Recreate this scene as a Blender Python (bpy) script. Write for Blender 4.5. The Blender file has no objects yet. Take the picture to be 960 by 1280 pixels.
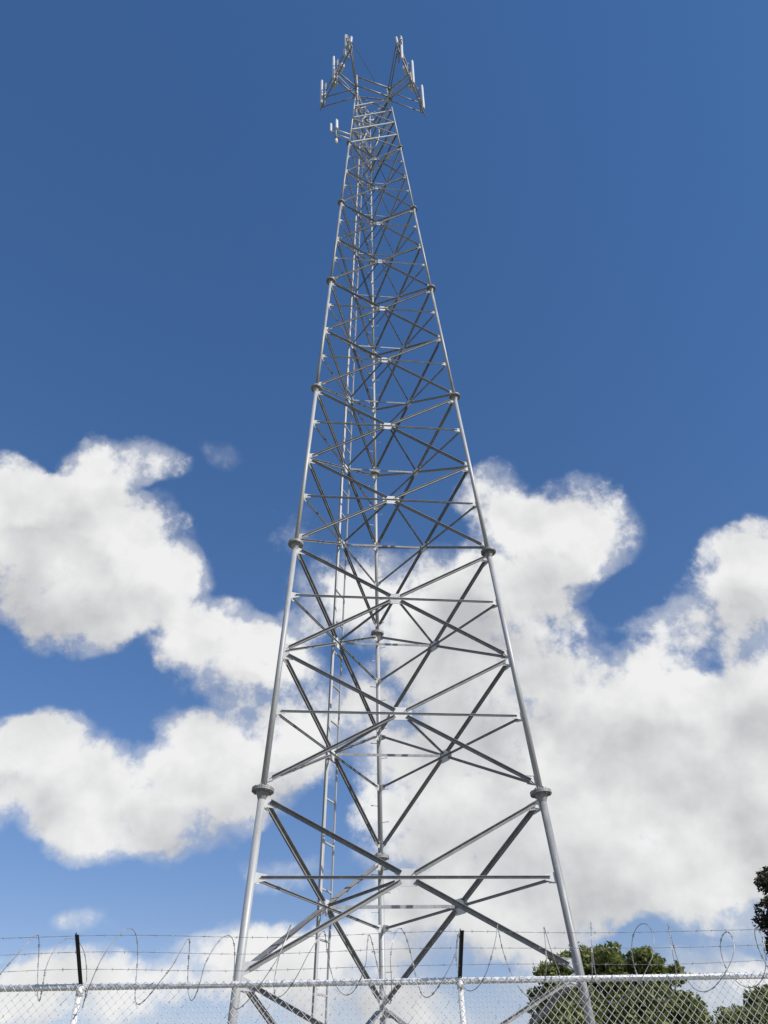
import bpy, math, random
import numpy as np
from mathutils import Vector, Matrix

scene = bpy.context.scene
col = scene.collection
R = math.radians
V = Vector

# ------------------------------------------------------------------ camera
cam_d = bpy.data.cameras.new('camera')
cam = bpy.data.objects.new('camera', cam_d)
col.objects.link(cam)
cam_d.sensor_fit = 'VERTICAL'
cam_d.sensor_height = 32.0
cam_d.lens = 32.0 * 901.6 / 1280.0
cam_d.clip_start = 0.05
cam_d.clip_end = 6000
cam.matrix_world = (Matrix.Translation((0, 0, 1.6)) @ Matrix.Rotation(R(90 + 39.65), 4, 'X')
                    @ Matrix.Rotation(R(-1.812), 4, 'Z'))
scene.camera = cam

scene.cycles.max_bounces = 4
scene.cycles.diffuse_bounces = 3

# ------------------------------------------------------------------ light, sky, exposure
scene.view_settings.view_transform = 'Standard'
scene.view_settings.look = 'None'
scene.view_settings.exposure = 0.0
scene.view_settings.gamma = 1.0
SUN = V((0.66, -0.46, 0.595)).normalized()          # direction towards the sun
sun_el = math.asin(SUN.z)
sun_az = math.atan2(SUN.x, SUN.y)                   # clockwise from +Y
sl = bpy.data.lights.new('sun', 'SUN')
sl.energy = 4.2
sl.angle = R(0.53)
sl.color = (1.0, 0.955, 0.89)
so = bpy.data.objects.new('sun', sl)
so.rotation_euler = (-SUN).to_track_quat('-Z', 'Y').to_euler()
so.location = (20, -20, 60)
col.objects.link(so)

# cumulus clouds: (azimuth, elevation, half width, half height, weight), degrees
CLOUDS = [
    (-31.6, 33.0, 6.4, 5.7, 1), (-24.6, 33.9, 5.6, 5.3, 1), (-25.1, 41.5, 3.7, 1.9, 0.75), (-29.0, 39.7, 2.7, 2.3, 0.7), (-33.6, 36.4, 4.6, 3.1, 0.9),
    (-28.3, 36.8, 4.9, 3.5, 0.9), (-27.5, 29.5, 5.0, 3.1, 1), (-20.1, 32.8, 3.2, 3.3, 0.8), (-14.1, 28.5, 5.1, 3.5, 1), (-9.9, 28.9, 3.7, 3.0, 0.8),
    (-18.2, 29.1, 2.9, 2.4, 0.5), (-26.6, 18.9, 5.9, 4.0, 1), (-27.1, 21.4, 3.3, 2.1, 0.9), (-18.4, 17.3, 7.8, 4.1, 1), (-11.5, 20.9, 6.4, 4.5, 1),
    (-16.1, 22.9, 3.1, 1.7, 0.5), (-20.5, 15.1, 4.1, 2.1, 0.8), (-5.9, 24.2, 4.8, 4.1, 0.55), (-11.1, 17.3, 3.4, 2.4, 0.45), (-9.7, 38.2, 2.6, 2.2, 0.3),
    (-16.8, 43.1, 2.1, 1.1, 0.15), (-4.0, 33.0, 5.0, 3.7, 0.5), (-1.9, 17.9, 2.9, 2.5, 0.3), (19.0, 36.7, 4.5, 3.9, 1), (11.4, 39.1, 3.1, 3.0, 0.6),
    (14.0, 35.0, 5.8, 4.2, 0.95), (3.5, 32.6, 6.9, 4.4, 0.7), (8.5, 29.1, 7.6, 5.8, 1), (14.9, 22.1, 10.4, 5.4, 1.1), (3.5, 24.0, 7.3, 5.3, 0.85),
    (24.6, 20.1, 7.6, 4.6, 1.05), (28.8, 29.2, 3.9, 4.3, 0.9), (32.5, 31.1, 3.2, 2.7, 0.85), (23.7, 28.3, 3.0, 2.0, 0.4), (24.4, 24.9, 3.7, 2.3, 0.5),
    (23.3, 14.8, 10.8, 5.0, 1.1), (12.3, 15.0, 10.4, 5.7, 1.1), (4.1, 16.1, 6.9, 5.9, 0.95), (3.6, 10.0, 9.2, 2.6, 0.9), (10.3, 10.2, 5.9, 2.9, 0.9),
    (22.0, 10.7, 7.2, 3.1, 0.95), (33.2, 21.2, 5.9, 9.7, 1), (-21.1, 9.8, 2.0, 0.8, 0.34), (-20.1, 6.6, 7.6, 2.0, 0.85), (-24.0, 5.7, 3.1, 1.9, 0.7),
    (-10.7, 7.9, 6.3, 2.3, 0.85), (-3.7, 6.5, 7.9, 2.7, 0.85), (-7.8, 13.5, 3.4, 1.8, 0.5), (20.0, 5.7, 6.0, 1.7, 0.8), (10.7, 6.7, 4.6, 1.3, 0.6),
    (1.0, 3.8, 4.6, 2.1, 0.8), (21.2, 30.9, 2.3, 2.5, -0.32), (21.7, 27.2, 4.4, 2.3, 0.12), (17.7, 29.4, 2.3, 2.4, 0.15), (-8.8, 14.7, 2.5, 2.3, -0.3),
    (-7.1, 17.1, 2.3, 2.2, -0.3), (16.3, 8.6, 2.8, 1.2, -0.35),
    # the same field of clouds going on all round
    (-48, 32, 10, 6, 1), (-52, 16, 14, 6, 1), (47, 24, 13, 8, 1), (52, 10, 14, 5, 1), (75, 30, 16, 8, 1), (-78, 24, 16, 8, 1), (110, 18, 18, 8, 1),
    (-112, 30, 15, 8, 1), (150, 26, 18, 8, 1), (-150, 16, 20, 8, 1), (180, 40, 14, 7, 1), (90, 7, 22, 4, .9), (-90, 7, 22, 4, .9), (-165, 5, 25, 3, .9),
]


def nodes_of(nt):
    def n(t, **kw):
        x = nt.nodes.new(t)
        for k, v in kw.items():
            setattr(x, k, v)
        return x

    def L(a, b):
        nt.links.new(a, b)

    def M(op, a, b=None, c=None, clamp=False):
        x = n('ShaderNodeMath', operation=op, use_clamp=clamp)
        for i, q in enumerate((a, b, c)):
            if q is None:
                continue
            if isinstance(q, (int, float)):
                x.inputs[i].default_value = q
            else:
                L(q, x.inputs[i])
        return x.outputs[0]

    def VM(op, a, b=None, scale=None):
        x = n('ShaderNodeVectorMath', operation=op)
        for i, q in enumerate((a, b)):
            if q is None:
                continue
            if isinstance(q, (tuple, list, Vector)):
                x.inputs[i].default_value = tuple(q)
            else:
                L(q, x.inputs[i])
        if scale is not None:
            x.inputs['Scale'].default_value = scale
        return x
    return n, L, M, VM


def noise(n, L, vec, scale, detail, rough=0.55, lac=2.0):
    x = n('ShaderNodeTexNoise')
    x.inputs['Scale'].default_value = scale
    x.inputs['Detail'].default_value = detail
    x.inputs['Roughness'].default_value = rough
    x.inputs['Lacunarity'].default_value = lac
    L(vec, x.inputs['Vector'])
    return x


def cloud_field_group():
    g = bpy.data.node_groups.new('cloud_field', 'ShaderNodeTree')
    g.interface.new_socket('Vector', in_out='INPUT', socket_type='NodeSocketVector')
    g.interface.new_socket('Field', in_out='OUTPUT', socket_type='NodeSocketFloat')
    n, L, M, VM = nodes_of(g)
    gi = n('NodeGroupInput')
    go = n('NodeGroupOutput')
    w1 = noise(n, L, gi.outputs[0], 7.0, 6)
    off = VM('SUBTRACT', w1.outputs['Color'], (0.5, 0.5, 0.5))
    off = VM('SCALE', off.outputs[0], scale=0.085)
    d = VM('ADD', gi.outputs[0], off.outputs[0]).outputs[0]
    tot = None
    for az, el, wa, ha, w in CLOUDS:
        a, e = R(az), R(el)
        c = V((math.sin(a) * math.cos(e), math.cos(a) * math.cos(e), math.sin(e)))
        e1 = V((math.cos(a), -math.sin(a), 0)) / math.sin(R(wa) * 1.12)
        e2 = V((-math.sin(a) * math.sin(e), -math.cos(a) * math.sin(e), math.cos(e))) / math.sin(R(ha) * 1.12)
        e3 = c / math.sin(R(max(wa, ha)))
        p = VM('SUBTRACT', d, c).outputs[0]
        # quadratic form of the ellipsoid
        x = VM('DOT_PRODUCT', p, e1).outputs['Value']
        y = VM('DOT_PRODUCT', p, e2).outputs['Value']
        z = VM('DOT_PRODUCT', p, e3).outputs['Value']
        r2 = M('MULTIPLY_ADD', x, x, M('MULTIPLY_ADD', y, y, M('MULTIPLY', z, z)))
        b = M('MULTIPLY', M('SUBTRACT', 1.0, r2, clamp=True), w)
        tot = b if tot is None else M('ADD', tot, b)
    f = M('MINIMUM', tot, 1.15)
    L(f, go.inputs[0])
    return g


world = bpy.data.worlds.new('World')
scene.world = world
world.use_nodes = True
nt = world.node_tree
nt.nodes.clear()
n, L, M, VM = nodes_of(nt)
tc = n('ShaderNodeTexCoord')
sky = n('ShaderNodeTexSky')
sky.sky_type = 'NISHITA'
sky.sun_disc = False
sky.sun_elevation = sun_el
sky.sun_rotation = sun_az
sky.altitude = 50
sky.air_density = 1.0
sky.dust_density = 0.0
sky.ozone_density = 2.2
D = tc.outputs['Generated']
grp = cloud_field_group()
f0 = n('ShaderNodeGroup'); f0.node_tree = grp
L(D, f0.inputs[0])
up = VM('NORMALIZE', VM('ADD', D, (0.030, -0.02, 0.055)).outputs[0]).outputs[0]
f1 = n('ShaderNodeGroup'); f1.node_tree = grp
L(up, f1.inputs[0])
nA = noise(n, L, D, 11.0, 9, 0.6)
nL = noise(n, L, D, 9.0, 5, 0.52)
nA2 = noise(n, L, up, 9.0, 5, 0.52)
nB = noise(n, L, D, 26.0, 7, 0.62)
nC = noise(n, L, D, 5.0, 6, 0.55)
nD = noise(n, L, D, 70.0, 5, 0.6)
fb = M('MULTIPLY_ADD', M('SUBTRACT', nA.outputs['Fac'], 0.5), 2.5,
       M('MULTIPLY_ADD', M('SUBTRACT', nB.outputs['Fac'], 0.5), 1.9, M('MULTIPLY', M('SUBTRACT', nD.outputs['Fac'], 0.5), 0.5)))
dens = M('MULTIPLY_ADD', f0.outputs[0], 1.25, fb)


def ramp(v, a, b):
    x = n('ShaderNodeMapRange', interpolation_type='SMOOTHSTEP')
    L(v, x.inputs['Value'])
    x.inputs['From Min'].default_value = a
    x.inputs['From Max'].default_value = b
    return x.outputs[0]


core = ramp(dens, 0.16, 1.15)
nV = noise(n, L, D, 14.0, 8, 0.62)
veil = M('MULTIPLY', ramp(M('MULTIPLY_ADD', M('SUBTRACT', nV.outputs['Fac'], 0.5), 1.6, M('MULTIPLY_ADD', fb, 0.4, f0.outputs[0])), -0.05, 0.75), 0.45)
alpha = M('MULTIPLY', M('MAXIMUM', core, veil), 0.985)
# no clouds with nothing behind them: fade in only where the field is
alpha = M('MULTIPLY', alpha, ramp(f0.outputs[0], 0.0, 0.30))
# light: tops and sunward bulges bright, bases grey
rel = M('SUBTRACT', nL.outputs['Fac'], nA2.outputs['Fac'])
base = n('ShaderNodeMapRange', interpolation_type='SMOOTHSTEP')
L(M('ADD', f1.outputs[0], M('MULTIPLY', M('SUBTRACT', nC.outputs['Fac'], .5), 2.0)), base.inputs['Value'])
base.inputs['From Min'].default_value = 0.30
base.inputs['From Max'].default_value = 1.65
lit = M('SUBTRACT', M('MULTIPLY_ADD', rel, 1.9, 0.98), M('MULTIPLY', base.outputs[0], 0.72), clamp=True)
cr = n('ShaderNodeValToRGB')
cr.color_ramp.elements[0].position = 0.0
cr.color_ramp.elements[0].color = (0.53, 0.535, 0.55, 1)
cr.color_ramp.elements[1].position = 1.0
cr.color_ramp.elements[1].color = (0.88, 0.88, 0.875, 1)
L(lit, cr.inputs[0])
STR = 0.10
ccol = VM('SCALE', cr.outputs[0], scale=1.0 / STR).outputs[0]
hsv = n('ShaderNodeHueSaturation')
hsv.inputs['Saturation'].default_value = 1.54
hsv.inputs['Value'].default_value = 1.0
gm = n('ShaderNodeGamma')
gm.inputs['Gamma'].default_value = 0.65
L(sky.outputs[0], gm.inputs['Color'])
L(gm.outputs[0], hsv.inputs['Color'])
tint = VM('MULTIPLY', hsv.outputs[0], (1.88, 1.66, 1.95)).outputs[0]
mix = n('ShaderNodeMix', data_type='RGBA')
L(alpha, mix.inputs[0])
L(tint, mix.inputs[6])
L(ccol, mix.inputs[7])
bg = n('ShaderNodeBackground')
bg.inputs['Strength'].default_value = STR
L(mix.outputs[2], bg.inputs['Color'])
wo = n('ShaderNodeOutputWorld')
L(bg.outputs[0], wo.inputs['Surface'])
world.cycles.sampling_method = 'MANUAL'
world.cycles.sample_map_resolution = 512


# ------------------------------------------------------------------ materials
def mat(name):
    m = bpy.data.materials.new(name)
    m.use_nodes = True
    t = m.node_tree
    b = t.nodes['Principled BSDF']
    return m, t, b


def steel(name, lo, hi, metallic, rough, scale=6.0, streak=True):
    m, t, b = mat(name)
    n, L, M, VM = nodes_of(t)
    tc = n('ShaderNodeTexCoord')
    mp = n('ShaderNodeMapping')
    mp.inputs['Scale'].default_value = (1, 1, 0.25 if streak else 1)
    L(tc.outputs['Object'], mp.inputs['Vector'])
    a = noise(n, L, mp.outputs[0], scale, 6, 0.6)
    s = n('ShaderNodeTexVoronoi')
    s.inputs['Scale'].default_value = 60
    L(tc.outputs['Object'], s.inputs['Vector'])
    oi = n('ShaderNodeObjectInfo')
    mp2 = n('ShaderNodeMapping')
    mp2.inputs['Scale'].default_value = (1, 1, 0.12)
    L(tc.outputs['Object'], mp2.inputs['Vector'])
    st = noise(n, L, mp2.outputs[0], 34, 4, 0.6)
    f = M('MULTIPLY_ADD', s.outputs['Distance'], 0.25, a.outputs['Fac'])
    f = M('MULTIPLY_ADD', M('SUBTRACT', st.outputs['Fac'], 0.5), 0.5, f)
    f = M('MULTIPLY_ADD', M('SUBTRACT', oi.outputs['Random'], 0.5), 0.42, f, clamp=True)
    r = n('ShaderNodeValToRGB')
    r.color_ramp.elements[0].position = 0.38
    r.color_ramp.elements[0].color = (*lo, 1)
    r.color_ramp.elements[1].position = 0.78
    r.color_ramp.elements[1].color = (*hi, 1)
    L(f, r.inputs[0])
    L(r.outputs[0], b.inputs['Base Color'])
    b.inputs['Metallic'].default_value = metallic
    rr = M('MULTIPLY_ADD', a.outputs['Fac'], 0.25, rough - .12)
    L(rr, b.inputs['Roughness'])
    return m


m_leg = steel('galvanised_pipe', (.27, .275, .275), (.46, .465, .46), 0.15, .5)
m_flange = steel('flange_steel', (.22, .225, .22), (.36, .36, .35), 0.15, .55)
m_brace = steel('galvanised_angle', (.19, .192, .195), (.32, .322, .32), 0.15, .55)
m_plate = steel('galvanised_plate', (.55, .555, .55), (.70, .70, .69), 0.1, .5)
m_fence = steel('fence_galvanised', (.74, .745, .745), (.84, .84, .84), 0.05, .5, 9)
m_wire = steel('fence_wire', (.64, .645, .65), (.78, .78, .78), 0.1, .45, 9)
m_razor = steel('razor_steel', (.22, .225, .23), (.38, .38, .38), 0.2, .45, 9)
m_barb = steel('barbed_wire_steel', (.36, .365, .37), (.5, .5, .5), 0.15, .45, 9)
m_dark = steel('painted_dark_steel', (.012, .012, .013), (.03, .029, .028), 0.0, .55, 9)
m_mount = steel('mount_steel', (.20, .205, .21), (.32, .32, .32), 0.15, .5)
m_rail = steel('ladder_steel', (.33, .335, .33), (.46, .46, .455), 0.1, .5)


def plain(name, c, rough=.5, var=.06, scale=5):
    m, t, b = mat(name)
    n, L, M, VM = nodes_of(t)
    tc = n('ShaderNodeTexCoord')
    a = noise(n, L, tc.outputs['Object'], scale, 5, .6)
    r = n('ShaderNodeValToRGB')
    r.color_ramp.elements[0].position = .3
    r.color_ramp.elements[1].position = .7
    r.color_ramp.elements[0].color = (*[max(0, x - var) for x in c], 1)
    r.color_ramp.elements[1].color = (*[x + var for x in c], 1)
    L(a.outputs['Fac'], r.inputs[0])
    L(r.outputs[0], b.inputs['Base Color'])
    b.inputs['Roughness'].default_value = rough
    return m


m_ant = plain('antenna_radome', (.74, .74, .73), .4, .05)
m_cable = plain('pale_cable_jacket', (.55, .55, .55), .45, .05)
m_conc = plain('concrete', (.30, .29, .27), .9, .06, 3)
m_bark = plain('bark', (.10, .08, .06), .95, .04, 8)
m_grav = plain('gravel_ground', (.26, .245, .22), .95, .07, 30)


def leafmat(name, stops, trans):
    m, t, b = mat(name)
    n, L, M, VM = nodes_of(t)
    g = n('ShaderNodeNewGeometry')
    tc = n('ShaderNodeTexCoord')
    a = noise(n, L, tc.outputs['Object'], 1.1, 3)
    f = M('MULTIPLY_ADD', M('SUBTRACT', a.outputs['Fac'], .5), 1.1, g.outputs['Random Per Island'], clamp=True)
    r = n('ShaderNodeValToRGB')
    while len(r.color_ramp.elements) < len(stops):
        r.color_ramp.elements.new(.5)
    for e, (p, c) in zip(r.color_ramp.elements, stops):
        e.position = p
        e.color = (*c, 1)
    L(f, r.inputs[0])
    L(r.outputs[0], b.inputs['Base Color'])
    b.inputs['Roughness'].default_value = .6
    b.inputs['Specular IOR Level'].default_value = .3
    tr = n('ShaderNodeBsdfTranslucent')
    L(r.outputs[0], tr.inputs['Color'])
    mx = n('ShaderNodeMixShader')
    mx.inputs[0].default_value = trans
    out = t.nodes['Material Output']
    L(b.outputs[0], mx.inputs[1])
    L(tr.outputs[0], mx.inputs[2])
    L(mx.outputs[0], out.inputs['Surface'])
    return m


m_leaf = leafmat('olive_leaf', [(0, (.07, .095, .026)), (.45, (.15, .185, .048)), (.78, (.24, .28, .085)), (1, (.35, .35, .14))], .38)
m_leaf_dark = leafmat('dark_leaf', [(0, (.022, .023, .014)), (.6, (.06, .06, .034)), (1, (.14, .115, .075))], .2)


# ------------------------------------------------------------------ mesh helpers
class MB:
    def __init__(s):
        s.v = []; s.f = []

    def add(s, vs, fs):
        o = len(s.v)
        s.v += [tuple(x) for x in vs]
        s.f += [tuple(i + o for i in q) for q in fs]
        return s

    def prism(s, p0, p1, ax, ay, prof, cap=True):
        """sweep the closed outline prof [(x,y)] given in the axes ax, ay from p0 to p1"""
        k = len(prof)
        vs = [p0 + ax * x + ay * y for x, y in prof] + [p1 + ax * x + ay * y for x, y in prof]
        fs = [(i, (i + 1) % k, k + (i + 1) % k, k + i) for i in range(k)]
        if cap:
            fs += [tuple(range(k))[::-1], tuple(range(k, 2 * k))]
        return s.add(vs, fs)

    def tube(s, p0, p1, r, k=10, r2=None, cap=True):
        d = (p1 - p0).normalized()
        a = d.orthogonal().normalized()
        b = d.cross(a)
        r2 = r if r2 is None else r2
        c = [(math.cos(2 * math.pi * i / k), math.sin(2 * math.pi * i / k)) for i in range(k)]
        vs = [p0 + a * x * r + b * y * r for x, y in c] + [p1 + a * x * r2 + b * y * r2 for x, y in c]
        fs = [(i, (i + 1) % k, k + (i + 1) % k, k + i) for i in range(k)]
        if cap:
            fs += [tuple(range(k))[::-1], tuple(range(k, 2 * k))]
        return s.add(vs, fs)

    def path(s, pts, r, k=5):
        pts = [V(p) for p in pts]
        m = len(pts)
        rr = r if isinstance(r, (list, tuple)) else [r] * m
        a = None
        vs = []
        for i, p in enumerate(pts):
            d = (pts[min(i + 1, m - 1)] - pts[max(i - 1, 0)]).normalized()
            if a is None:
                a = d.orthogonal().normalized()
            else:
                a = (a - d * a.dot(d)).normalized()
            b = d.cross(a)
            for j in range(k):
                t = 2 * math.pi * j / k
                vs.append(p + (a * math.cos(t) + b * math.sin(t)) * rr[i])
        fs = [(i * k + j, i * k + (j + 1) % k, (i + 1) * k + (j + 1) % k, (i + 1) * k + j) for i in range(m - 1) for j in range(k)]
        fs += [tuple(range(k))[::-1], tuple(range((m - 1) * k, m * k))]
        return s.add(vs, fs)

    def box(s, c, hx, hy, hz, ax=V((1, 0, 0)), ay=V((0, 1, 0)), az=V((0, 0, 1)), bev=0.0):
        if bev <= 0:
            return s.prism(c - az * hz, c + az * hz, ax, ay, [(-hx, -hy), (hx, -hy), (hx, hy), (-hx, hy)])
        b = bev
        pr = [(-hx + b, -hy), (hx - b, -hy), (hx, -hy + b), (hx, hy - b), (hx - b, hy), (-hx + b, hy), (-hx, hy - b), (-hx, -hy + b)]
        return s.prism(c - az * hz, c + az * hz, ax, ay, pr)

    def build(s, name, m, parent=None, smooth=False, origin=None):
        me = bpy.data.meshes.new(name)
        vs = s.v
        if origin is not None:
            vs = [(x - origin[0], y - origin[1], z - origin[2]) for x, y, z in vs]
        me.from_pydata(vs, [], s.f)
        me.materials.append(m)
        me.validate()
        if smooth:
            me.polygons.foreach_set('use_smooth', [len(p.vertices) <= 4 for p in me.polygons])
        me.update()
        o = bpy.data.objects.new(name, me)
        col.objects.link(o)
        if parent is not None:
            o.parent = parent
            if origin is None:
                pw = V((0, 0, 0)); q = parent
                while q is not None:
                    pw += q.location; q = q.parent
                o.location = -pw
            else:
                pw = V((0, 0, 0)); q = parent
                while q is not None:
                    pw += q.location; q = q.parent
                o.location = V(origin) - pw
        elif origin is not None:
            o.location = origin
        return o


def tag(o, label=None, cat=None, group=None, kind=None):
    if label: o['label'] = label
    if cat: o['category'] = cat
    if group: o['group'] = group
    if kind: o['kind'] = kind
    return o


def empty(name, loc, label, cat, group=None):
    o = bpy.data.objects.new(name, None)
    o.empty_display_size = .3
    o.location = loc
    col.objects.link(o)
    return tag(o, label, cat, group)


# ------------------------------------------------------------------ ground
def ground():
    g = MB()
    rings = [0, 6, 14, 30, 80, 250, 900, 3000]
    k = 48
    g.v.append((0, 0, 0))
    rnd = random.Random(1)
    for r in rings[1:]:
        for i in range(k):
            t = 2 * math.pi * i / k
            g.v.append((r * math.cos(t), r * math.sin(t), 0 if r < 300 else rnd.uniform(-1.5, 0)))
    for i in range(k):
        g.f.append((0, 1 + i, 1 + (i + 1) % k))
    for j in range(len(rings) - 2):
        a = 1 + j * k; b = a + k
        for i in range(k):
            g.f.append((a + i, b + i, b + (i + 1) % k, a + (i + 1) % k))
    m, t, b = mat('dry_grass_ground')
    n, L, M, VM = nodes_of(t)
    tcx = n('ShaderNodeTexCoord')
    a1 = noise(n, L, tcx.outputs['Object'], .5, 8, .65)
    a2 = noise(n, L, tcx.outputs['Object'], 14, 6, .7)
    r = n('ShaderNodeValToRGB')
    r.color_ramp.elements[0].position = .35
    r.color_ramp.elements[0].color = (.07, .085, .03, 1)
    r.color_ramp.elements[1].position = .68
    r.color_ramp.elements[1].color = (.21, .18, .11, 1)
    L(M('MULTIPLY_ADD', a2.outputs['Fac'], .5, M('MULTIPLY', a1.outputs['Fac'], .5)), r.inputs[0])
    L(r.outputs[0], b.inputs['Base Color'])
    b.inputs['Roughness'].default_value = .95
    tag(g.build('ground', m), kind='structure')
    c = MB()
    c.box(V((.2, 15.4, .002)), 9, 8.3, .002)
    tag(c.build('gravel', m_grav), kind='structure')


ground()

# ------------------------------------------------------------------ the lattice tower
AXIS = V((.033, 15.971))
PHI = 6.995
SEC = 6.096
Z1 = 4.794 + 1.6
ANG = {'left': R(210 + PHI), 'right': R(330 + PHI), 'back': R(90 + PHI)}


def leg_at(name, k):
    r = 3.171 - .352 * (k - 1)
    a = ANG[name]
    return V((AXIS.x + r * math.cos(a), AXIS.y + r * math.sin(a), Z1 + SEC * (k - 1)))


def kz(z):
    return (z - Z1) / SEC + 1


LEG_R = [.074, .062, .053, .048, .044, .041, .038]
FL_R = [.215, .19, .172, .165, .15, .125, .115]
DIAG_W = [.145, .118, .100, .090, .084, .078]
HOR_W = [.085, .070, .062, .056, .052, .050]
tower = empty('lattice_tower', (AXIS.x, AXIS.y, 0), 'tall three-legged galvanised steel lattice mast with X-bracing behind the wire fence', 'tower')

for nm in ANG:
    for k in range(7):
        r = LEG_R[k]
        a, b = leg_at(nm, k), leg_at(nm, k + 1)
        if k == 6:
            b = leg_at(nm, 7.24)
        mb = MB()
        mb.tube(a, b, r, 20)
        mb.build('leg_pipe', m_leg, tower, smooth=True)
    # flanges with bolt rings
    for k in range(8):
        p = leg_at(nm, k)
        d = (leg_at(nm, k + .1) - p).normalized()
        if k == 0:
            mb = MB()
            mb.tube(p - d * .03, p, .30, 24)
            x = d.orthogonal().normalized(); y = d.cross(x)
            for i in range(6):
                t = i * math.pi / 3
                w = (x * math.cos(t) + y * math.sin(t))
                mb.tube(p + w * .23 - d * .2, p + w * .23 + d * .1, .016, 8)
            mb.build('base_plate', m_plate, tower)
            pier = MB()
            pier.tube(V((p.x, p.y, -.3)), V((p.x, p.y, p.z - .03)), .5, 28)
            pier.build('concrete_pier', m_conc, tower)
            continue
        R0 = FL_R[k - 1]
        if k == 7:
            R0 = .1
        th = .030 if k < 3 else .026
        mb = MB()
        for s in (-1, 1):
            q0 = p + d * (.002 * s); q1 = p + d * (th * s)
            mb.tube(q0 if s > 0 else q1, q1 if s > 0 else q0, R0, 28)
        rl = LEG_R[k - 1]
        mb.tube(p - d * (th + .15), p - d * th, rl * 1.02, 20, rl + (R0 - rl) * .42)
        mb.tube(p + d * th, p + d * (th + .07), LEG_R[min(k, 6)] + .025, 20, LEG_R[min(k, 6)] * 1.02)
        x = d.orthogonal().normalized(); y = d.cross(x)
        rb = R0 - .032
        for i in range(10):
            t = i * math.pi / 5
            w = p + (x * math.cos(t) + y * math.sin(t)) * rb
            mb.tube(w - d * (th + .024), w + d * (th + .024), .013, 6)
        # stiffener ribs below and above
        for i in range(6):
            t = i * math.pi / 3 + .3
            w = (x * math.cos(t) + y * math.sin(t))
            rl = LEG_R[k - 1]
            for s in (-1, 1):
                nrm = d.cross(w).normalized() * .005
                tri = [p + w * rl + d * s * th, p + w * (R0 - .06) + d * s * th, p + w * rl + d * s * (th + .10)]
                mb.add([q - nrm for q in tri] + [q + nrm for q in tri], [(0, 1, 2), (5, 4, 3), (0, 3, 4, 1), (1, 4, 5, 2), (2, 5, 3, 0)])
        mb.build('flange', m_flange, tower)


def tee(p0, p1, nout, w, h=None, gap=.016, t=.008, up_dir=None):
    """pair of angles back to back: flat flanges on top, the two stems hanging below"""
    h = h or w * .5
    d = (p1 - p0).normalized()
    nn = (nout - d * nout.dot(d)).normalized()
    up = d.cross(nn)
    if up.z < 0:
        up = -up
    g = gap / 2
    mb = MB()
    for s in (1, -1):
        pr = [(s * g, -h), (s * (g + t), -h), (s * (g + t), -t), (s * w / 2, -t), (s * w / 2, 0), (s * g, 0)]
        pr = [(x, y + h * .5) for x, y in pr]
        if s < 0:
            pr = pr[::-1]
        mb.prism(p0, p1, nn, up, pr)
    return mb


def angle(p0, p1, nout, w, t=.007, flange='top', side=-1):
    """single angle: stem in the face, the flat flange at its top going to one side"""
    d = (p1 - p0).normalized()
    nn = (nout - d * nout.dot(d)).normalized()
    up = d.cross(nn)
    if up.z < 0:
        up = -up
    h = w / 2
    if flange == 'top':
        pr = [(0, -h), (0, h), (side * w, h), (side * w, h - t), (side * t, h - t), (side * t, -h)]
    else:
        pr = [(0, h), (0, -h), (side * w, -h), (side * w, -h + t), (side * t, -h + t), (side * t, h)]
    mb = MB()
    mb.prism(p0, p1, nn, up, pr)
    return mb


def plate(pts, nout, t=.012):
    """flat plate from an outline, centred on the face plane"""
    k = len(pts)
    o = nout * (t / 2)
    mb = MB()
    mb.add([p - o for p in pts] + [p + o for p in pts],
           [tuple(range(k))[::-1], tuple(range(k, 2 * k))] + [(i, (i + 1) % k, k + (i + 1) % k, k + i) for i in range(k)])
    return mb


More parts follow.
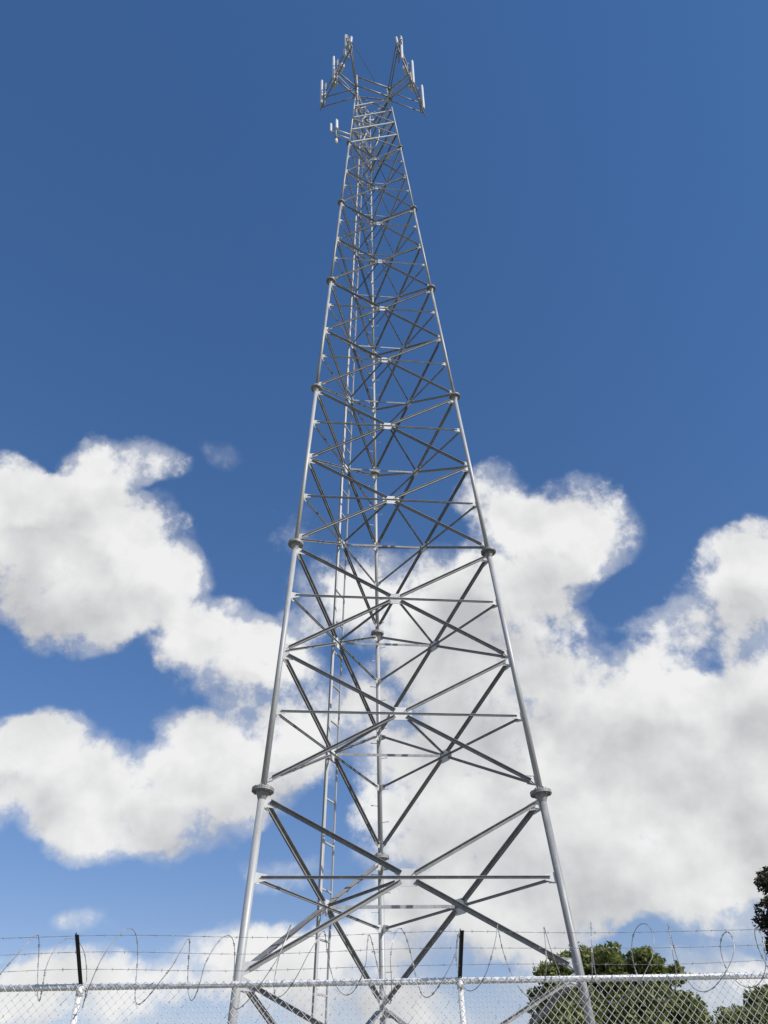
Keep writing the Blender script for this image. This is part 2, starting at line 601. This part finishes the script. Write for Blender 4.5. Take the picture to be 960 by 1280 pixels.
FACES = [('left', 'right'), ('right', 'back'), ('back', 'left')]
PANELS = [(i / 2, i / 2 + .5) for i in range(12)]
centres = {}
for fa, fb in FACES:
    mid = (leg_at(fa, 0) + leg_at(fb, 0)) / 2
    for kb, kt in PANELS:
        s = min(int(kb), 5)
        A0, A1, B0, B1 = leg_at(fa, kb), leg_at(fa, kt), leg_at(fb, kb), leg_at(fb, kt)
        la = (A1 - A0).normalized(); lb = (B1 - B0).normalized()
        hd = (B0 - A0).normalized()
        nout = hd.cross((la + lb).normalized()).normalized()
        cc = (A0 + B0) / 2 - V((AXIS.x, AXIS.y, A0.z))
        if nout.dot(cc) < 0:
            nout = -nout
        ob = .26 if abs(kb - round(kb)) < .01 else .10
        ot = .22 if abs(kt - round(kt)) < .01 else .10
        sh = 1 - .06 * s
        ob *= sh; ot *= sh
        gap = LEG_R[s] + .10 * sh
        a0 = A0 + la * ob + hd * gap; b0 = B0 + lb * ob - hd * gap
        a1 = A1 - la * ot + hd * gap; b1 = B1 - lb * ot - hd * gap
        # crossing point of the two diagonals
        u = b1 - a0; w = a1 - b0; r0 = b0 - a0
        den = u.cross(w).length_squared
        tt = (r0.cross(w)).dot(u.cross(w)) / den
        C = a0 + u * tt
        centres[(fa, kb)] = (C, nout)
        cg = .15 * sh
        for q in (a0, b0, a1, b1):
            dd = (C - q).normalized()
            tee(q, C - dd * cg, nout, DIAG_W[s]).build('diagonal_brace', m_brace, tower)
        upv = nout.cross(hd)
        if upv.z < 0:
            upv = -upv
        # centre gusset
        gw, gh = .25 * sh, .15 * sh
        plate([C + hd * x + upv * y for x, y in ((-gw, -gh * .55), (-gw * .55, -gh), (gw * .55, -gh), (gw, -gh * .55), (gw, gh * .55), (gw * .55, gh), (-gw * .55, gh), (-gw, gh * .55))], nout).build('gusset_plate', m_plate, tower)
        # horizontal through the crossing
        fz = (C.z - A0.z) / (A1.z - A0.z)
        ha = A0.lerp(A1, fz); hb = B0.lerp(B1, fz)
        tee(ha + hd * gap, hb - hd * gap, nout, HOR_W[s]).build('horizontal_strut', m_brace, tower)
        # gussets on the legs: at the horizontal, and where the diagonals meet the legs
        for P, l, sg in ((ha, la, 1), (hb, lb, -1)):
            rr = LEG_R[s] * .9
            e = hd * sg
            plate([P + e * rr - l * .09 * sh, P + e * (gap + .10 * sh) - l * .05 * sh, P + e * (gap + .10 * sh) + l * .05 * sh, P + e * rr + l * .09 * sh], nout).build('leg_gusset', m_plate, tower)
        for P, l, sg, end, far in ((A0, la, 1, a0, b1), (B0, lb, -1, b0, a1), (A1, la, 1, a1, b0), (B1, lb, -1, b1, a0)):
            rr = LEG_R[s] * .9
            e = hd * sg
            dd = (far - end).normalized()
            q = end + dd * .16 * sh
            pv = nout.cross(dd).normalized() * .055 * sh
            ctr = P + l * ((end - P).dot(l))
            ll = .10 * sh
            pts = [ctr + e * rr - l * ll, q - pv, q + pv, ctr + e * rr + l * ll]
            if (pts[1] - pts[0]).cross(pts[2] - pts[1]).dot((pts[2] - pts[1]).cross(pts[3] - pts[2])) < 0:
                pts = [pts[0], pts[2], pts[1], pts[3]]
            plate(pts, nout).build('leg_gusset', m_plate, tower)
# inner plan bracing between the crossings of the three faces
for kb, kt in PANELS:
    cs = [centres[(f[0], kb)] for f in FACES]
    s = min(int(kb), 5)
    g = (cs[0][0] + cs[1][0] + cs[2][0]) / 3
    for i in range(3):
        p, q = cs[i][0], cs[(i + 1) % 3][0]
        m_ = (p + q) / 2
        nn = g - m_
        nn.z = 0
        nn.normalize()
        d = (q - p).normalized()
        ins = .12
        angle(p + d * ins, q - d * ins, nn, (.066 - .004 * s) if i == 1 else (.046 - .003 * s), flange='top', side=-1).build('plan_brace', m_leg if i == 1 else m_brace, tower)

# narrow top section: four shallow panels
for fa, fb in FACES:
    for j in range(4):
        kb, kt = 6 + j * .25 + .02, 6 + (j + 1) * .25
        A0, A1, B0, B1 = leg_at(fa, kb), leg_at(fa, kt), leg_at(fb, kb), leg_at(fb, kt)
        hd = (B0 - A0).normalized()
        nout = hd.cross((A1 - A0).normalized()).normalized()
        if nout.dot((A0 + B0) / 2 - V((AXIS.x, AXIS.y, A0.z))) < 0:
            nout = -nout
        g = hd * .05
        angle(A0 + g + nout * .02, B1 - g + nout * .02, nout, .075, side=-1).build('diagonal_brace', m_plate, tower)  # sunlit look put into the colour: paler steel than the crossing diagonal
        angle(A1 + g - nout * .012, B0 - g - nout * .012, nout, .06, side=-1).build('diagonal_brace', m_brace, tower)
    A, B = leg_at(fa, 7), leg_at(fb, 7)
    hd = (B - A).normalized()
    angle(A + hd * .05, B - hd * .05, V((hd.y, -hd.x, 0)), .06).build('horizontal_strut', m_brace, tower)
# rail pair across the front of the head
ra, rb = V((-.72, 14.84, 0)), V((1.07, 15.48, 0))
for z in (44.2, 43.0):
    mb = MB()
    mb.tube(V((ra.x, ra.y, z)), V((rb.x, rb.y, z)), .045, 12)
    mb.build('face_rail', m_leg, tower, smooth=True)
for e, nm in ((ra, 'left'), (rb, 'right')):
    lt = leg_at(nm, kz(43.0)); lt2 = leg_at(nm, 7.24)
    for z, q in ((43.0, lt), (44.2, lt2)):
        mb = MB()
        mb.tube(V((q.x, q.y, min(z, q.z))), V((e.x, e.y, z)), .035, 10)
        mb.build('rail_bracket', m_leg, tower, smooth=True)
    mb = MB()
    mb.tube(V((e.x, e.y, 42.85)), V((e.x, e.y, 44.35)), .05, 12)
    mb.build('rail_post', m_leg, tower, smooth=True)
# lightning rod
mb = MB()
q = leg_at('left', 7.24)
mb.tube(q, q + V((0, -.05, .9)), .018, 6, .006)
mb.build('lightning_rod', m_leg, tower)
# step bolts up the back leg
z = 1.2; i = 0
while z < 42:
    k = kz(z)
    p = leg_at('back', k)
    rr = LEG_R[min(int(k), 6)]
    s = 1 if i % 2 else -1
    dv = V((s * .95, -.3, 0)).normalized()
    mb = MB()
    mb.tube(p + dv * rr * .8, p + dv * (rr + .15), .010, 6)
    mb.tube(p + dv * (rr + .15), p + dv * (rr + .165), .019, 6)
    mb.build('step_bolt', m_plate, tower)
    z += .40; i += 1

# ------------------------------------------------------------------ cable ladder on the left-hand back face
cl0 = leg_at('left', 0).lerp(leg_at('back', 0), .5)
ladder = empty('cable_ladder', (cl0.x, cl0.y, 0), 'slim steel cable ladder with rungs and pale cables up the left rear tower face', 'cable ladder')


def lad(z, off, out=.10):
    k = kz(z)
    a, b = leg_at('left', k), leg_at('back', k)
    d = (b - a).normalized()
    nn = V((-d.y, d.x, 0))
    if nn.dot((a + b) / 2 - V((AXIS.x, AXIS.y, a.z))) < 0:
        nn = -nn
    return a.lerp(b, .48) + d * off + nn * out, d, nn


ZL0, ZL1 = .05, 39.5
for off in (0.0, .56):
    p0, d, nn = lad(ZL0, off)
    p1, _, _ = lad(ZL1, off * .8)
    mb = MB()
    axd = (p1 - p0).normalized()
    n2 = (nn - axd * nn.dot(axd)).normalized()
    mb.prism(p0, p1, d, n2, [(-.018, -.018), (.018, -.018), (.018, -.012), (-.012, -.012), (-.012, .018), (-.018, .018)])
    mb.build('rail', m_rail, ladder)
z = .6
while z < ZL1 - .2:
    f = (z - ZL0) / (ZL1 - ZL0)
    p, d, nn = lad(z, .0); q, _, _ = lad(z, .56 * (1 - .2 * f))
    dd = (q - p).normalized()
    mb = MB()
    mb.prism(p, q, nn, V((0, 0, 1)), [(-.017, -.017), (.017, -.017), (.017, -.012), (-.012, -.012), (-.012, .017), (-.017, .017)])
    mb.build('rung', m_rail, ladder)
    z += .92
for i, off in enumerate((-.034, -.004, .026)):
    mb = MB()
    rnd = random.Random(20 + i)
    pts = []
    zz = .3
    while zz < ZL1:
        p, d, nn = lad(zz, off)
        pts.append(p - nn * (.042 + .004 * rnd.uniform(-1, 1)) + d * rnd.uniform(-.004, .004))
        zz += .46
    mb.path(pts, .013, 6)
    mb.build('cable', m_cable, ladder, smooth=True)


# jumper cables from the ladder head to the antennas
def bez(pts, k=10):
    pts = [V(p) for p in pts]
    out = []
    for i in range(len(pts) - 1):
        p0 = pts[max(i - 1, 0)]; p1 = pts[i]; p2 = pts[i + 1]; p3 = pts[min(i + 2, len(pts) - 1)]
        for j in range(k):
            t = j / k
            out.append(.5 * ((2 * p1) + (p2 - p0) * t + (2 * p0 - 5 * p1 + 4 * p2 - p3) * t * t + (3 * p1 - p0 - 3 * p2 + p3) * t ** 3))
    out.append(pts[-1])
    return out


JL = ['pale jumper cable looping from the cable ladder head to the left antenna frame',
      'pale jumper cable crossing inside the mast head to the right antenna frame',
      'pale cable sagging in a slack loop inside the narrow mast head',
      'pale cable zigzagging up the inner left side of the mast head']
pL, dL, nL = lad(39.2, 0.0)
J = [
    [pL, pL + V((.1, -.3, .9)), pL + V((-.1, -.7, 2.0)), V((-.70, 15.2, 42.3)), V((-1.2, 14.8, 42.9)), V((-1.82, 14.28, 43.2))],
    [pL + V((.05, .02, 0)), pL + V((.5, -.2, .6)), pL + V((.2, -.5, 1.7)), V((.5, 15.6, 42.1)), V((1.3, 15.0, 42.9)), V((2.14, 14.6, 43.2))],
    [pL + V((.1, .05, 0)), V((.1, 16.0, 38.4)), V((.35, 15.7, 39.6)), V((-.25, 15.5, 40.3)), V((.1, 15.8, 41.2)), V((-.45, 15.4, 42.0)), V((-.70, 15.2, 43.0))],
    [pL + V((-.04, 0, 0)), V((-.55, 15.7, 38.1)), V((-.25, 15.5, 39.2)), V((-.65, 15.6, 40.0)), V((-.3, 15.4, 40.8)), V((-.6, 15.5, 41.7)), V((-.1, 15.6, 42.4)), V((.8, 15.5, 43.0))],
]
for lab, pts in zip(JL, J):
    mb = MB()
    mb.path(bez(pts), .028, 6)
    o = mb.build('jumper_cable', m_cable, smooth=True, origin=tuple(pts[0]))
    tag(o, lab, 'cable', 'jumper cables in the mast head')


# ------------------------------------------------------------------ antenna frames and antennas
def sector(side, far, near, label):
    zlo, zhi = 43.0, 44.2
    corner = leg_at(side, 7.24)
    fr = empty('antenna_frame', (corner.x, corner.y, zlo), label, 'antenna frame', 'antenna frames on the mast head')
    far = V((*far, 0)); near = V((*near, 0))
    d = (near - far).normalized()
    out = ((far + near) / 2 - V((AXIS.x, AXIS.y, 0)))
    nout = (out - d * out.dot(d)).normalized()
    off = -nout * .16
    for z in (zlo, zhi):
        mb = MB(); mb.tube(far + off + V((0, 0, z)), near + off + V((0, 0, z)), .038, 10)
        mb.build('boom', m_mount, fr, smooth=True)
    c0 = V((corner.x, corner.y, 0))
    mid = far.lerp(near, .5) + off
    for z in (zlo, zhi):
        mb = MB(); mb.tube(c0 + V((0, 0, z)), mid + V((0, 0, z)), .045, 10)
        mb.build('standoff_arm', m_leg, fr, smooth=True)
        for e in (far, near):
            q = e + (mid - e) * .12 + off * 0
            q = e.lerp(mid - off, .1) + off
            mb = MB(); mb.tube(c0 + V((0, 0, z)), q + V((0, 0, z)), .03, 8)
            mb.build('brace_arm', m_mount, fr, smooth=True)
    mb = MB(); mb.tube(mid + V((0, 0, zlo - .1)), mid + V((0, 0, zhi + .1)), .05, 10)
    mb.build('frame_post', m_leg, fr, smooth=True)
    mb = MB(); mb.tube(c0 + V((0, 0, zlo - .25)), c0 + V((0, 0, zhi + .2)), .075, 12)
    mb.build('corner_clamp', m_plate, fr, smooth=True)
    for s_, zb in ((-.35, 43.35), (.42, 43.75)):
        mb = MB(); mb.box(mid + d * s_ - nout * .13 + V((0, 0, zb)), .15, .09, .21, d, nout, V((0, 0, 1)), bev=.02)
        mb.build('radio_box', m_ant, fr)
        mb = MB(); mb.tube(mid + d * s_ + V((0, 0, zlo)), mid + d * s_ + V((0, 0, zhi)), .028, 8)
        mb.build('radio_mount', m_mount, fr)
    return fr, d, nout


def panel_antenna(xy, z, h, d, nout, label, group, tilt=1.5, w=.078, dp=.055, mast=True, toward=None):
    """radome on two brackets on a short vertical mast pipe"""
    base = V((xy[0], xy[1], z))
    o = empty('panel_antenna', base, label, 'antenna', group)
    zz = V((0, 0, 1))
    t = R(tilt)
    az = (zz * math.cos(t) + nout * math.sin(t)).normalized()
    ay = d.cross(az).normalized()
    mb = MB()
    mb.box(base, w, dp, h / 2, d, ay, az, bev=.035)
    for s in (-1, 1):
        mb.box(base + az * s * (h / 2 + .012), w - .02, dp - .015, .012, d, ay, az)
    mb.build('radome', m_ant, o)
    mp = base - nout * .215
    if mast:
        mb = MB(); mb.tube(mp - zz * (h / 2 + .25), mp + zz * (h / 2 + .05), .036, 10)
        mb.build('mast_pipe', m_mount, o, smooth=True)
        for s in (-1, 1):
            q = base + az * s * h * .36
            e = V((mp.x, mp.y, q.z))
            mb = MB(); mb.tube(e, q, .024, 6)
            mb.build('tilt_bracket', m_mount, o)
        mb = MB(); mb.box(mp - zz * .1, .06, .06, .05)
        mb.build('clamp', m_plate, o)
    return o


frl, dl, nl = sector('left', (-2.89, 15.91), (-.99, 12.92), 'pipe antenna frame jutting out from the left corner of the mast head')
GL, GR = 'antennas on the left frame', 'antennas on the right frame'
panel_antenna((-2.63, 15.32), 43.6, 2.9, dl, nl, 'white panel antenna farthest left on the mast head, lowest on the left frame', GL)
panel_antenna((-1.90, 14.18), 43.6, 2.9, dl, nl, 'white panel antenna in the middle of the left frame, by the standoff arm', GL)
panel_antenna((-1.20, 13.08), 43.9, 1.6, dl, nl, 'white panel antenna highest on the left frame, above a short panel', GL)
panel_antenna((-1.27, 13.45), 43.5, .8, dl, nl, 'short white panel just under the highest antenna of the left frame', GL, mast=True)
panel_antenna((-.93, 12.95), 43.6, .8, -dl, -nl, 'small white panel behind the highest antenna of the left frame', GL, w=.09)
frr, dr, nr = sector('right', (3.05, 16.41), (1.52, 12.95), 'pipe antenna frame jutting out from the right corner of the mast head')
panel_antenna((2.80, 15.72), 43.6, 2.9, dr, nr, 'white panel antenna farthest right on the mast head, lowest on the right frame', GR)
panel_antenna((2.25, 14.49), 43.6, 2.9, dr, nr, 'white panel antenna in the middle of the right frame, by the standoff arm', GR)
panel_antenna((1.66, 13.36), 43.6, 2.9, dr, nr, 'white panel antenna highest on the right frame', GR)
panel_antenna((1.43, 13.06), 43.65, .85, -dr, -nr, 'small white panel behind the highest antenna of the right frame', GR, w=.09)
# thin stay from the left frame to the front rail
mb = MB(); mb.tube(V((-.99, 13.0, 44.2)), V((.30, 15.20, 44.25)), .016, 6)
tag(mb.build('stay_rod', m_mount, origin=(-.99, 13.0, 44.2)), 'thin stay rod from the left antenna frame to the rail across the mast head', 'rod')
# small side arm with three short antennas on the left leg
q = leg_at('left', kz(37.6))
arm = empty('side_arm', tuple(q), 'short side arm of three small antennas on the left leg below the head', 'side arm')
for dz in (-.25, .25):
    mb = MB(); mb.tube(q + V((0, 0, dz)), V((-1.72, 14.9, 37.6 + dz)), .036, 8)
    mb.build('arm_tube', m_plate, arm, smooth=True)
mb = MB(); mb.tube(V((-1.72, 14.9, 37.0)), V((-1.72, 14.9, 38.2)), .035, 8)
mb.build('arm_post', m_mount, arm, smooth=True)
mb = MB(); mb.tube(V((-1.95, 14.72, 37.6)), V((-1.55, 15.30, 37.6)), .025, 8)
mb.build('arm_bar', m_mount, arm, smooth=True)
GS = 'small antennas on the side arm'
sd = V((.55, .83, 0)).normalized(); sn = V((-.83, .55, 0)).normalized()
panel_antenna((-1.93, 14.72), 37.6, .85, sd, sn, 'small white antenna farthest out on the side arm', GS, w=.075, dp=.05, mast=False)
panel_antenna((-1.66, 14.62), 37.75, .95, sd, sn, 'small white antenna uppermost on the side arm', GS, w=.075, dp=.05, mast=False)
panel_antenna((-1.72, 15.20), 37.5, .85, sd, sn, 'small white antenna lowest on the side arm', GS, w=.075, dp=.05, mast=False)

# ------------------------------------------------------------------ chain-link fence
FA = V((-2.497, 6.690, 0)); FB = V((.501, 7.014, 0))
FD = (FB - FA).normalized()
FN = V((FD.y, -FD.x, 0))              # towards the camera
BAY = (FB - FA).length
HT = 2.40
fence = empty('chain_link_fence', tuple(FA), 'galvanised chain-link fence with top rail, line posts and dark barbed-wire arms', 'fence')
S0, S1 = -2 * BAY, 4 * BAY
mb = MB()
mb.tube(FA + FD * S0 + V((0, 0, HT)), FA + FD * S1 + V((0, 0, HT)), .0225, 14)
mb.build('top_rail', m_fence, fence, smooth=True)
for i in range(-2, 5):
    p = FA + FD * (i * BAY)
    mb = MB(); mb.tube(p + V((0, 0, -.3)), p + V((0, 0, HT - .03)), .0215, 14)
    mb.build('line_post', m_fence, fence, smooth=True)
    # cap with rail sleeve
    mb = MB(); mb.tube(p + V((0, 0, HT - .06)), p + V((0, 0, HT + .005)), .027, 14)
    mb.tube(p - FD * .04 + V((0, 0, HT)), p + FD * .04 + V((0, 0, HT)), .0265, 14)
    mb.build('post_cap', m_fence, fence, smooth=True)
    a = p + V((0, 0, HT + .02)); b = a + (FN * .29 + V((0, 0, .30))) - FD * (.035 if i == 0 else .004)
    dd = (b - a).normalized(); n2 = dd.cross(FD)
    mb = MB(); mb.prism(a, b, FD, n2, [(-.015, -.015), (.015, -.015), (.015, -.010), (-.010, -.010), (-.010, .015), (-.015, .015)])
    mb.build('barb_arm', m_dark, fence)

# the diamond mesh, one joined fabric of zigzag wires
CELL = .068
half = CELL / 2
nw = int((S1 - S0) / half)
nz = int((HT + .025 - .03) / half)
nv = nz + 1
fo = FA + FN * .030
tri = [(math.cos(t), math.sin(t)) for t in (0, 2.094, 4.189)]
P = np.zeros((nw, nv, 3, 3))
ii = np.arange(nw)[:, None]; jj = np.arange(nv)[None, :]
rng = np.random.default_rng(3)
par = (ii + jj) % 2
xs = S0 + ii * half + half * par
zs = np.broadcast_to(HT + .025 - jj * half, xs.shape)
# gentle sag and bulge of the fabric
bul = .006 * np.sin(xs * 2.1 + zs * 1.3) + .004 * np.sin(xs * 5.3)
ys = bul + np.where(par == 0, .0025, -.0025)
xs = xs + .002 * np.sin(zs * 9 + ii * .2)
zs = zs + .003 * np.sin(xs * 3.3) * (zs < HT)
cen = (np.array(fo)[None, None] + xs[..., None] * np.array(FD) + ys[..., None] * np.array(FN) + zs[..., None] * np.array((0, 0, 1.0)))
WR = .0023
for q, (cx, cy) in enumerate(tri):
    P[:, :, q] = cen + WR * (cx * np.array(FD) * 1.3 + cy * np.array(FN))
verts = P.reshape(-1, 3)
i0 = (np.arange(nw)[:, None, None] * nv + np.arange(nv - 1)[None, :, None]) * 3
q = np.arange(3)[None, None, :]
quad = np.stack([i0 + q, i0 + (q + 1) % 3, i0 + 3 + (q + 1) % 3, i0 + 3 + q], -1).reshape(-1, 4)


def np_mesh(name, verts, faces, m):
    me = bpy.data.meshes.new(name)
    nf, k = faces.shape
    me.vertices.add(len(verts)); me.vertices.foreach_set('co', np.ascontiguousarray(verts, np.float32).ravel())
    me.loops.add(nf * k); me.loops.foreach_set('vertex_index', np.ascontiguousarray(faces, np.int32).ravel())
    me.polygons.add(nf); me.polygons.foreach_set('loop_start', np.arange(0, nf * k, k, dtype=np.int32))
    me.update(calc_edges=True)
    me.materials.append(m)
    return me


o = bpy.data.objects.new('diamond_mesh', np_mesh('diamond_mesh', verts, quad, m_wire))
col.objects.link(o); o.parent = fence; o.location = -V(fence.location); o['kind'] = 'stuff'
# tie wires round the top rail
s = S0 + .2
rnd = random.Random(5)
while s < S1:
    p = FA + FD * s + V((0, 0, HT))
    mb = MB()
    mb.path([p + FD * (.012 * k / 8 - .006) + (FN * math.cos(t) + V((0, 0, 1)) * math.sin(t)) * .0265 for k, t in enumerate([math.pi * 2 * j / 8 for j in range(9)])], .003, 4)
    mb.build('tie_wire', m_wire, fence)
    s += .30 + rnd.uniform(-.05, .05)

# barbed strands on the arms
BL = ['uppermost barbed-wire strand, along the tips of the dark arms', 'middle of the three barbed-wire strands above the fence rail', 'lowest barbed-wire strand, just above the white fence rail']
for idx, f in enumerate((.95, .62, .28)):
    mb = MB()
    rnd = random.Random(40 + idx)
    off = FN * (.29 * f) + V((0, 0, HT + .02 + .30 * f)) + FN * .014 - V((0, 0, 0))
    N = 220
    pts = []
    for i in range(N + 1):
        s = S0 + (S1 - S0) * i / N
        sag = -.022 * (1 - math.cos(2 * math.pi * (s / BAY))) / 2 + .004 * math.sin(s * 3 + idx)
        pts.append(FA + FD * s + off + V((0, 0, sag)))
    for ph in (0, math.pi):
        mb.path([p + (FN * math.cos(i * 1.9 + ph) + V((0, 0, 1)) * math.sin(i * 1.9 + ph)) * .0012 for i, p in enumerate(pts)], .0012, 3)
    s = S0 + .1
    while s < S1 - .1:
        t = (s - S0) / (S1 - S0) * N
        i = int(t)
        p = pts[i].lerp(pts[min(i + 1, N)], t - i)
        for _ in range(2):
            w = V((rnd.uniform(-.4, .4), rnd.uniform(-1, 1), rnd.uniform(-1, 1))).normalized() * .014
            mb.tube(p - w, p + w, .0013, 3)
        mb.tube(p - FD * .004, p + FD * .004, .0033, 5)
        s += .125 + rnd.uniform(-.01, .01)
    o = mb.build('barbed_wire', m_barb, origin=tuple(pts[0]))
    tag(o, BL[idx], 'barbed wire', 'barbed-wire strands')

# coil of razor wire lying along the arms
rnd = random.Random(11)
mb = MB()
pts = []
PITCH = .37
turns = int((S1 - S0) / PITCH)
par_t = [(rnd.uniform(.19, .30), rnd.uniform(-.12, .12), rnd.uniform(-.05, .03), rnd.uniform(-.12, .12)) for _ in range(turns + 2)]
K = 36
cz = HT + .125
for i in range(turns):
    for j in range(K):
        f = j / K
        a, b = par_t[i], par_t[i + 1]
        w = [(1 - f) * x + f * y for x, y in zip(a, b)]
        t = 2 * math.pi * f
        s = S0 + (i + f) * PITCH + w[1] + (.05 + w[3]) * math.sin(t + .6)
        c = FA + FD * s + FN * .15 + V((0, 0, cz + w[2]))
        pts.append(c + FN * (math.cos(t) * w[0] * .85) + V((0, 0, 1)) * (math.sin(t) * w[0]))
mb.path(pts, .0031, 5)
for i in range(1, len(pts) - 1, 2):
    d = (pts[i + 1] - pts[i - 1]).normalized()
    a = d.orthogonal().normalized()
    a = Matrix.Rotation(rnd.uniform(0, 6.28), 3, d) @ a
    b = d.cross(a) * .0012
    p = pts[i]
    q = [p - d * .012 + a * .010, p - d * .006, p + d * .006, p + d * .012 + a * .010, p + d * .012 - a * .010, p - d * .012 - a * .010]
    mb.add([q[0] + b, q[2] + b, q[5] + b, q[3] + b, q[1] + b, q[4] + b], [(0, 1, 2), (3, 5, 4)])
o = mb.build('razor_wire', m_razor, smooth=False, origin=tuple(pts[0]))
tag(o, 'coil of razor wire looping along the arms above the fence rail', 'razor wire')


# ------------------------------------------------------------------ trees
def polar(az, dist, z=0):
    a = R(az)
    return V((math.sin(a) * dist, math.cos(a) * dist, z))


def tree(name, base, label, group, clumps, leaf, lw, seed, mleaf, trunk_h, trunk_r, per=260, droop=.3):
    """tapered trunk, limbs to the clumps, and a crown of many leaf faces"""
    rng = np.random.default_rng(seed)
    rnd = random.Random(seed)
    o = empty(name, tuple(base), label, 'tree', group)
    mb = MB()
    tp = base + V((rnd.uniform(-.15, .15), rnd.uniform(-.15, .15), trunk_h))
    mb.path([base + V((0, 0, -.2)), base + V((0, 0, .05)), base.lerp(tp, .4) + V((.05, .03, 0)), tp], [trunk_r * 1.5, trunk_r * 1.1, trunk_r * .9, trunk_r * .7], 10)
    mb.build('trunk', m_bark, o, smooth=True)
    for i, (c, r) in enumerate(clumps):
        if i % max(1, len(clumps) // 14):
            continue
        cw = base + V(c)
        m1 = tp.lerp(cw, .5) + V((rnd.uniform(-.2, .2), rnd.uniform(-.2, .2), .1))
        mb = MB(); mb.path([tp - V((0, 0, .1)), m1, cw], [trunk_r * .5, trunk_r * .3, trunk_r * .1], 6)
        mb.build('limb', m_bark, o, smooth=True)
    cs = []; dirs = []
    for c, r in clumps:
        k = max(30, int(per * (r / .5) ** 2))
        u = rng.normal(size=(k, 3)); u /= np.linalg.norm(u, axis=1)[:, None]
        rad = r * (1 - .55 * rng.random(k) ** 1.6)
        cs.append(np.array(base) + np.array(c) + u * rad[:, None] * np.array((1, 1, .8)))
        dirs.append(u)
    cs = np.concatenate(cs); dirs = np.concatenate(dirs)
    k = len(cs)
    ax = dirs * .6 + rng.normal(size=(k, 3)) * .6 + np.array((0, 0, .35 - droop))
    ax /= np.linalg.norm(ax, axis=1)[:, None]
    bx = np.cross(ax, rng.normal(size=(k, 3))); bx /= np.linalg.norm(bx, axis=1)[:, None]
    nx = np.cross(ax, bx)
    L_ = leaf * (.45 + 1.0 * rng.random(k) ** 1.3)[:, None]
    W_ = L_ * lw
    v = np.stack([cs - ax * L_ * .5, cs + bx * W_ * .5 + nx * L_ * .06, cs + ax * L_ * .5, cs - bx * W_ * .5 + nx * L_ * .06], 1).reshape(-1, 3)
    f = np.arange(k * 4).reshape(-1, 4)
    me = np_mesh('crown', v - np.array(base), f, mleaf)
    c = bpy.data.objects.new('crown', me); col.objects.link(c); c.parent = o
    return o


def bush_clumps(seed, W, Dp, H, z0, count, r0, r1, tops=()):
    rnd = random.Random(seed)
    cl = []
    while len(cl) < count:
        x, y, z = rnd.uniform(-1, 1), rnd.uniform(-1, 1), rnd.uniform(-1, 1)
        q = x * x + y * y + z * z
        if q > 1 or q < .25:
            continue
        zz = z0 + (z * .5 + .5) * (H - z0)
        lump = 1 + .06 * math.sin(x * 5 + seed) + .06 * math.sin(y * 6)
        cl.append(((x * W * lump, y * Dp * lump, zz * (1 + .025 * math.sin(x * 7 + 1))), rnd.uniform(r0, r1)))
    cl += list(tops)
    return cl


b1 = polar(13.6, 24)
rt = random.Random(77)
tops = [((rt.uniform(-1.9, 1.9), rt.uniform(-.8, .8), 4.5 + rt.uniform(-.2, .4)), rt.uniform(.18, .32)) for _ in range(60)]
tops = [((x, y, z - .15 * x * x), r) for (x, y, z), r in tops]
tree('broadleaf_tree', b1, 'rounded olive-green tree behind the fence by the right tower leg', 'trees behind the fence',
     bush_clumps(3, 2.2, 1.9, 4.55, .2, 190, .32, .6, tops), .18, .45, 5, m_leaf, 1.3, .14, per=380)
b2 = polar(23.4, 25)
tree('broadleaf_tree', b2, 'lower olive-green tree at the bottom right corner behind the fence', 'trees behind the fence',
     bush_clumps(8, 2.1, 1.7, 3.8, .3, 95, .3, .6), .18, .45, 9, m_leaf, 1.1, .13, per=380)
b3 = polar(28.35, 30)
rt = random.Random(5)
cl = []
while len(cl) < 300:
    zz = rt.uniform(5.1, 8.15)
    if 6.5 < zz < 6.72:
        continue
    rr = 2.25 * max(0.0, 1 - ((zz - 6.4) / 2.15) ** 2) ** .4 * (1 + .09 * math.sin(zz * 6.2))
    t = rt.uniform(0, 6.283)
    q = rr * (.4 + .6 * rt.random())
    cl.append(((math.cos(t) * q - (6.5 - zz) * .45, math.sin(t) * q, zz), rt.uniform(.2, .36)))
tree('dark_tree', b3, 'tall dark brown-green tree reaching in at the right edge', 'trees behind the fence', cl, .15, .42, 21, m_leaf_dark, 5.0, .2, per=480)
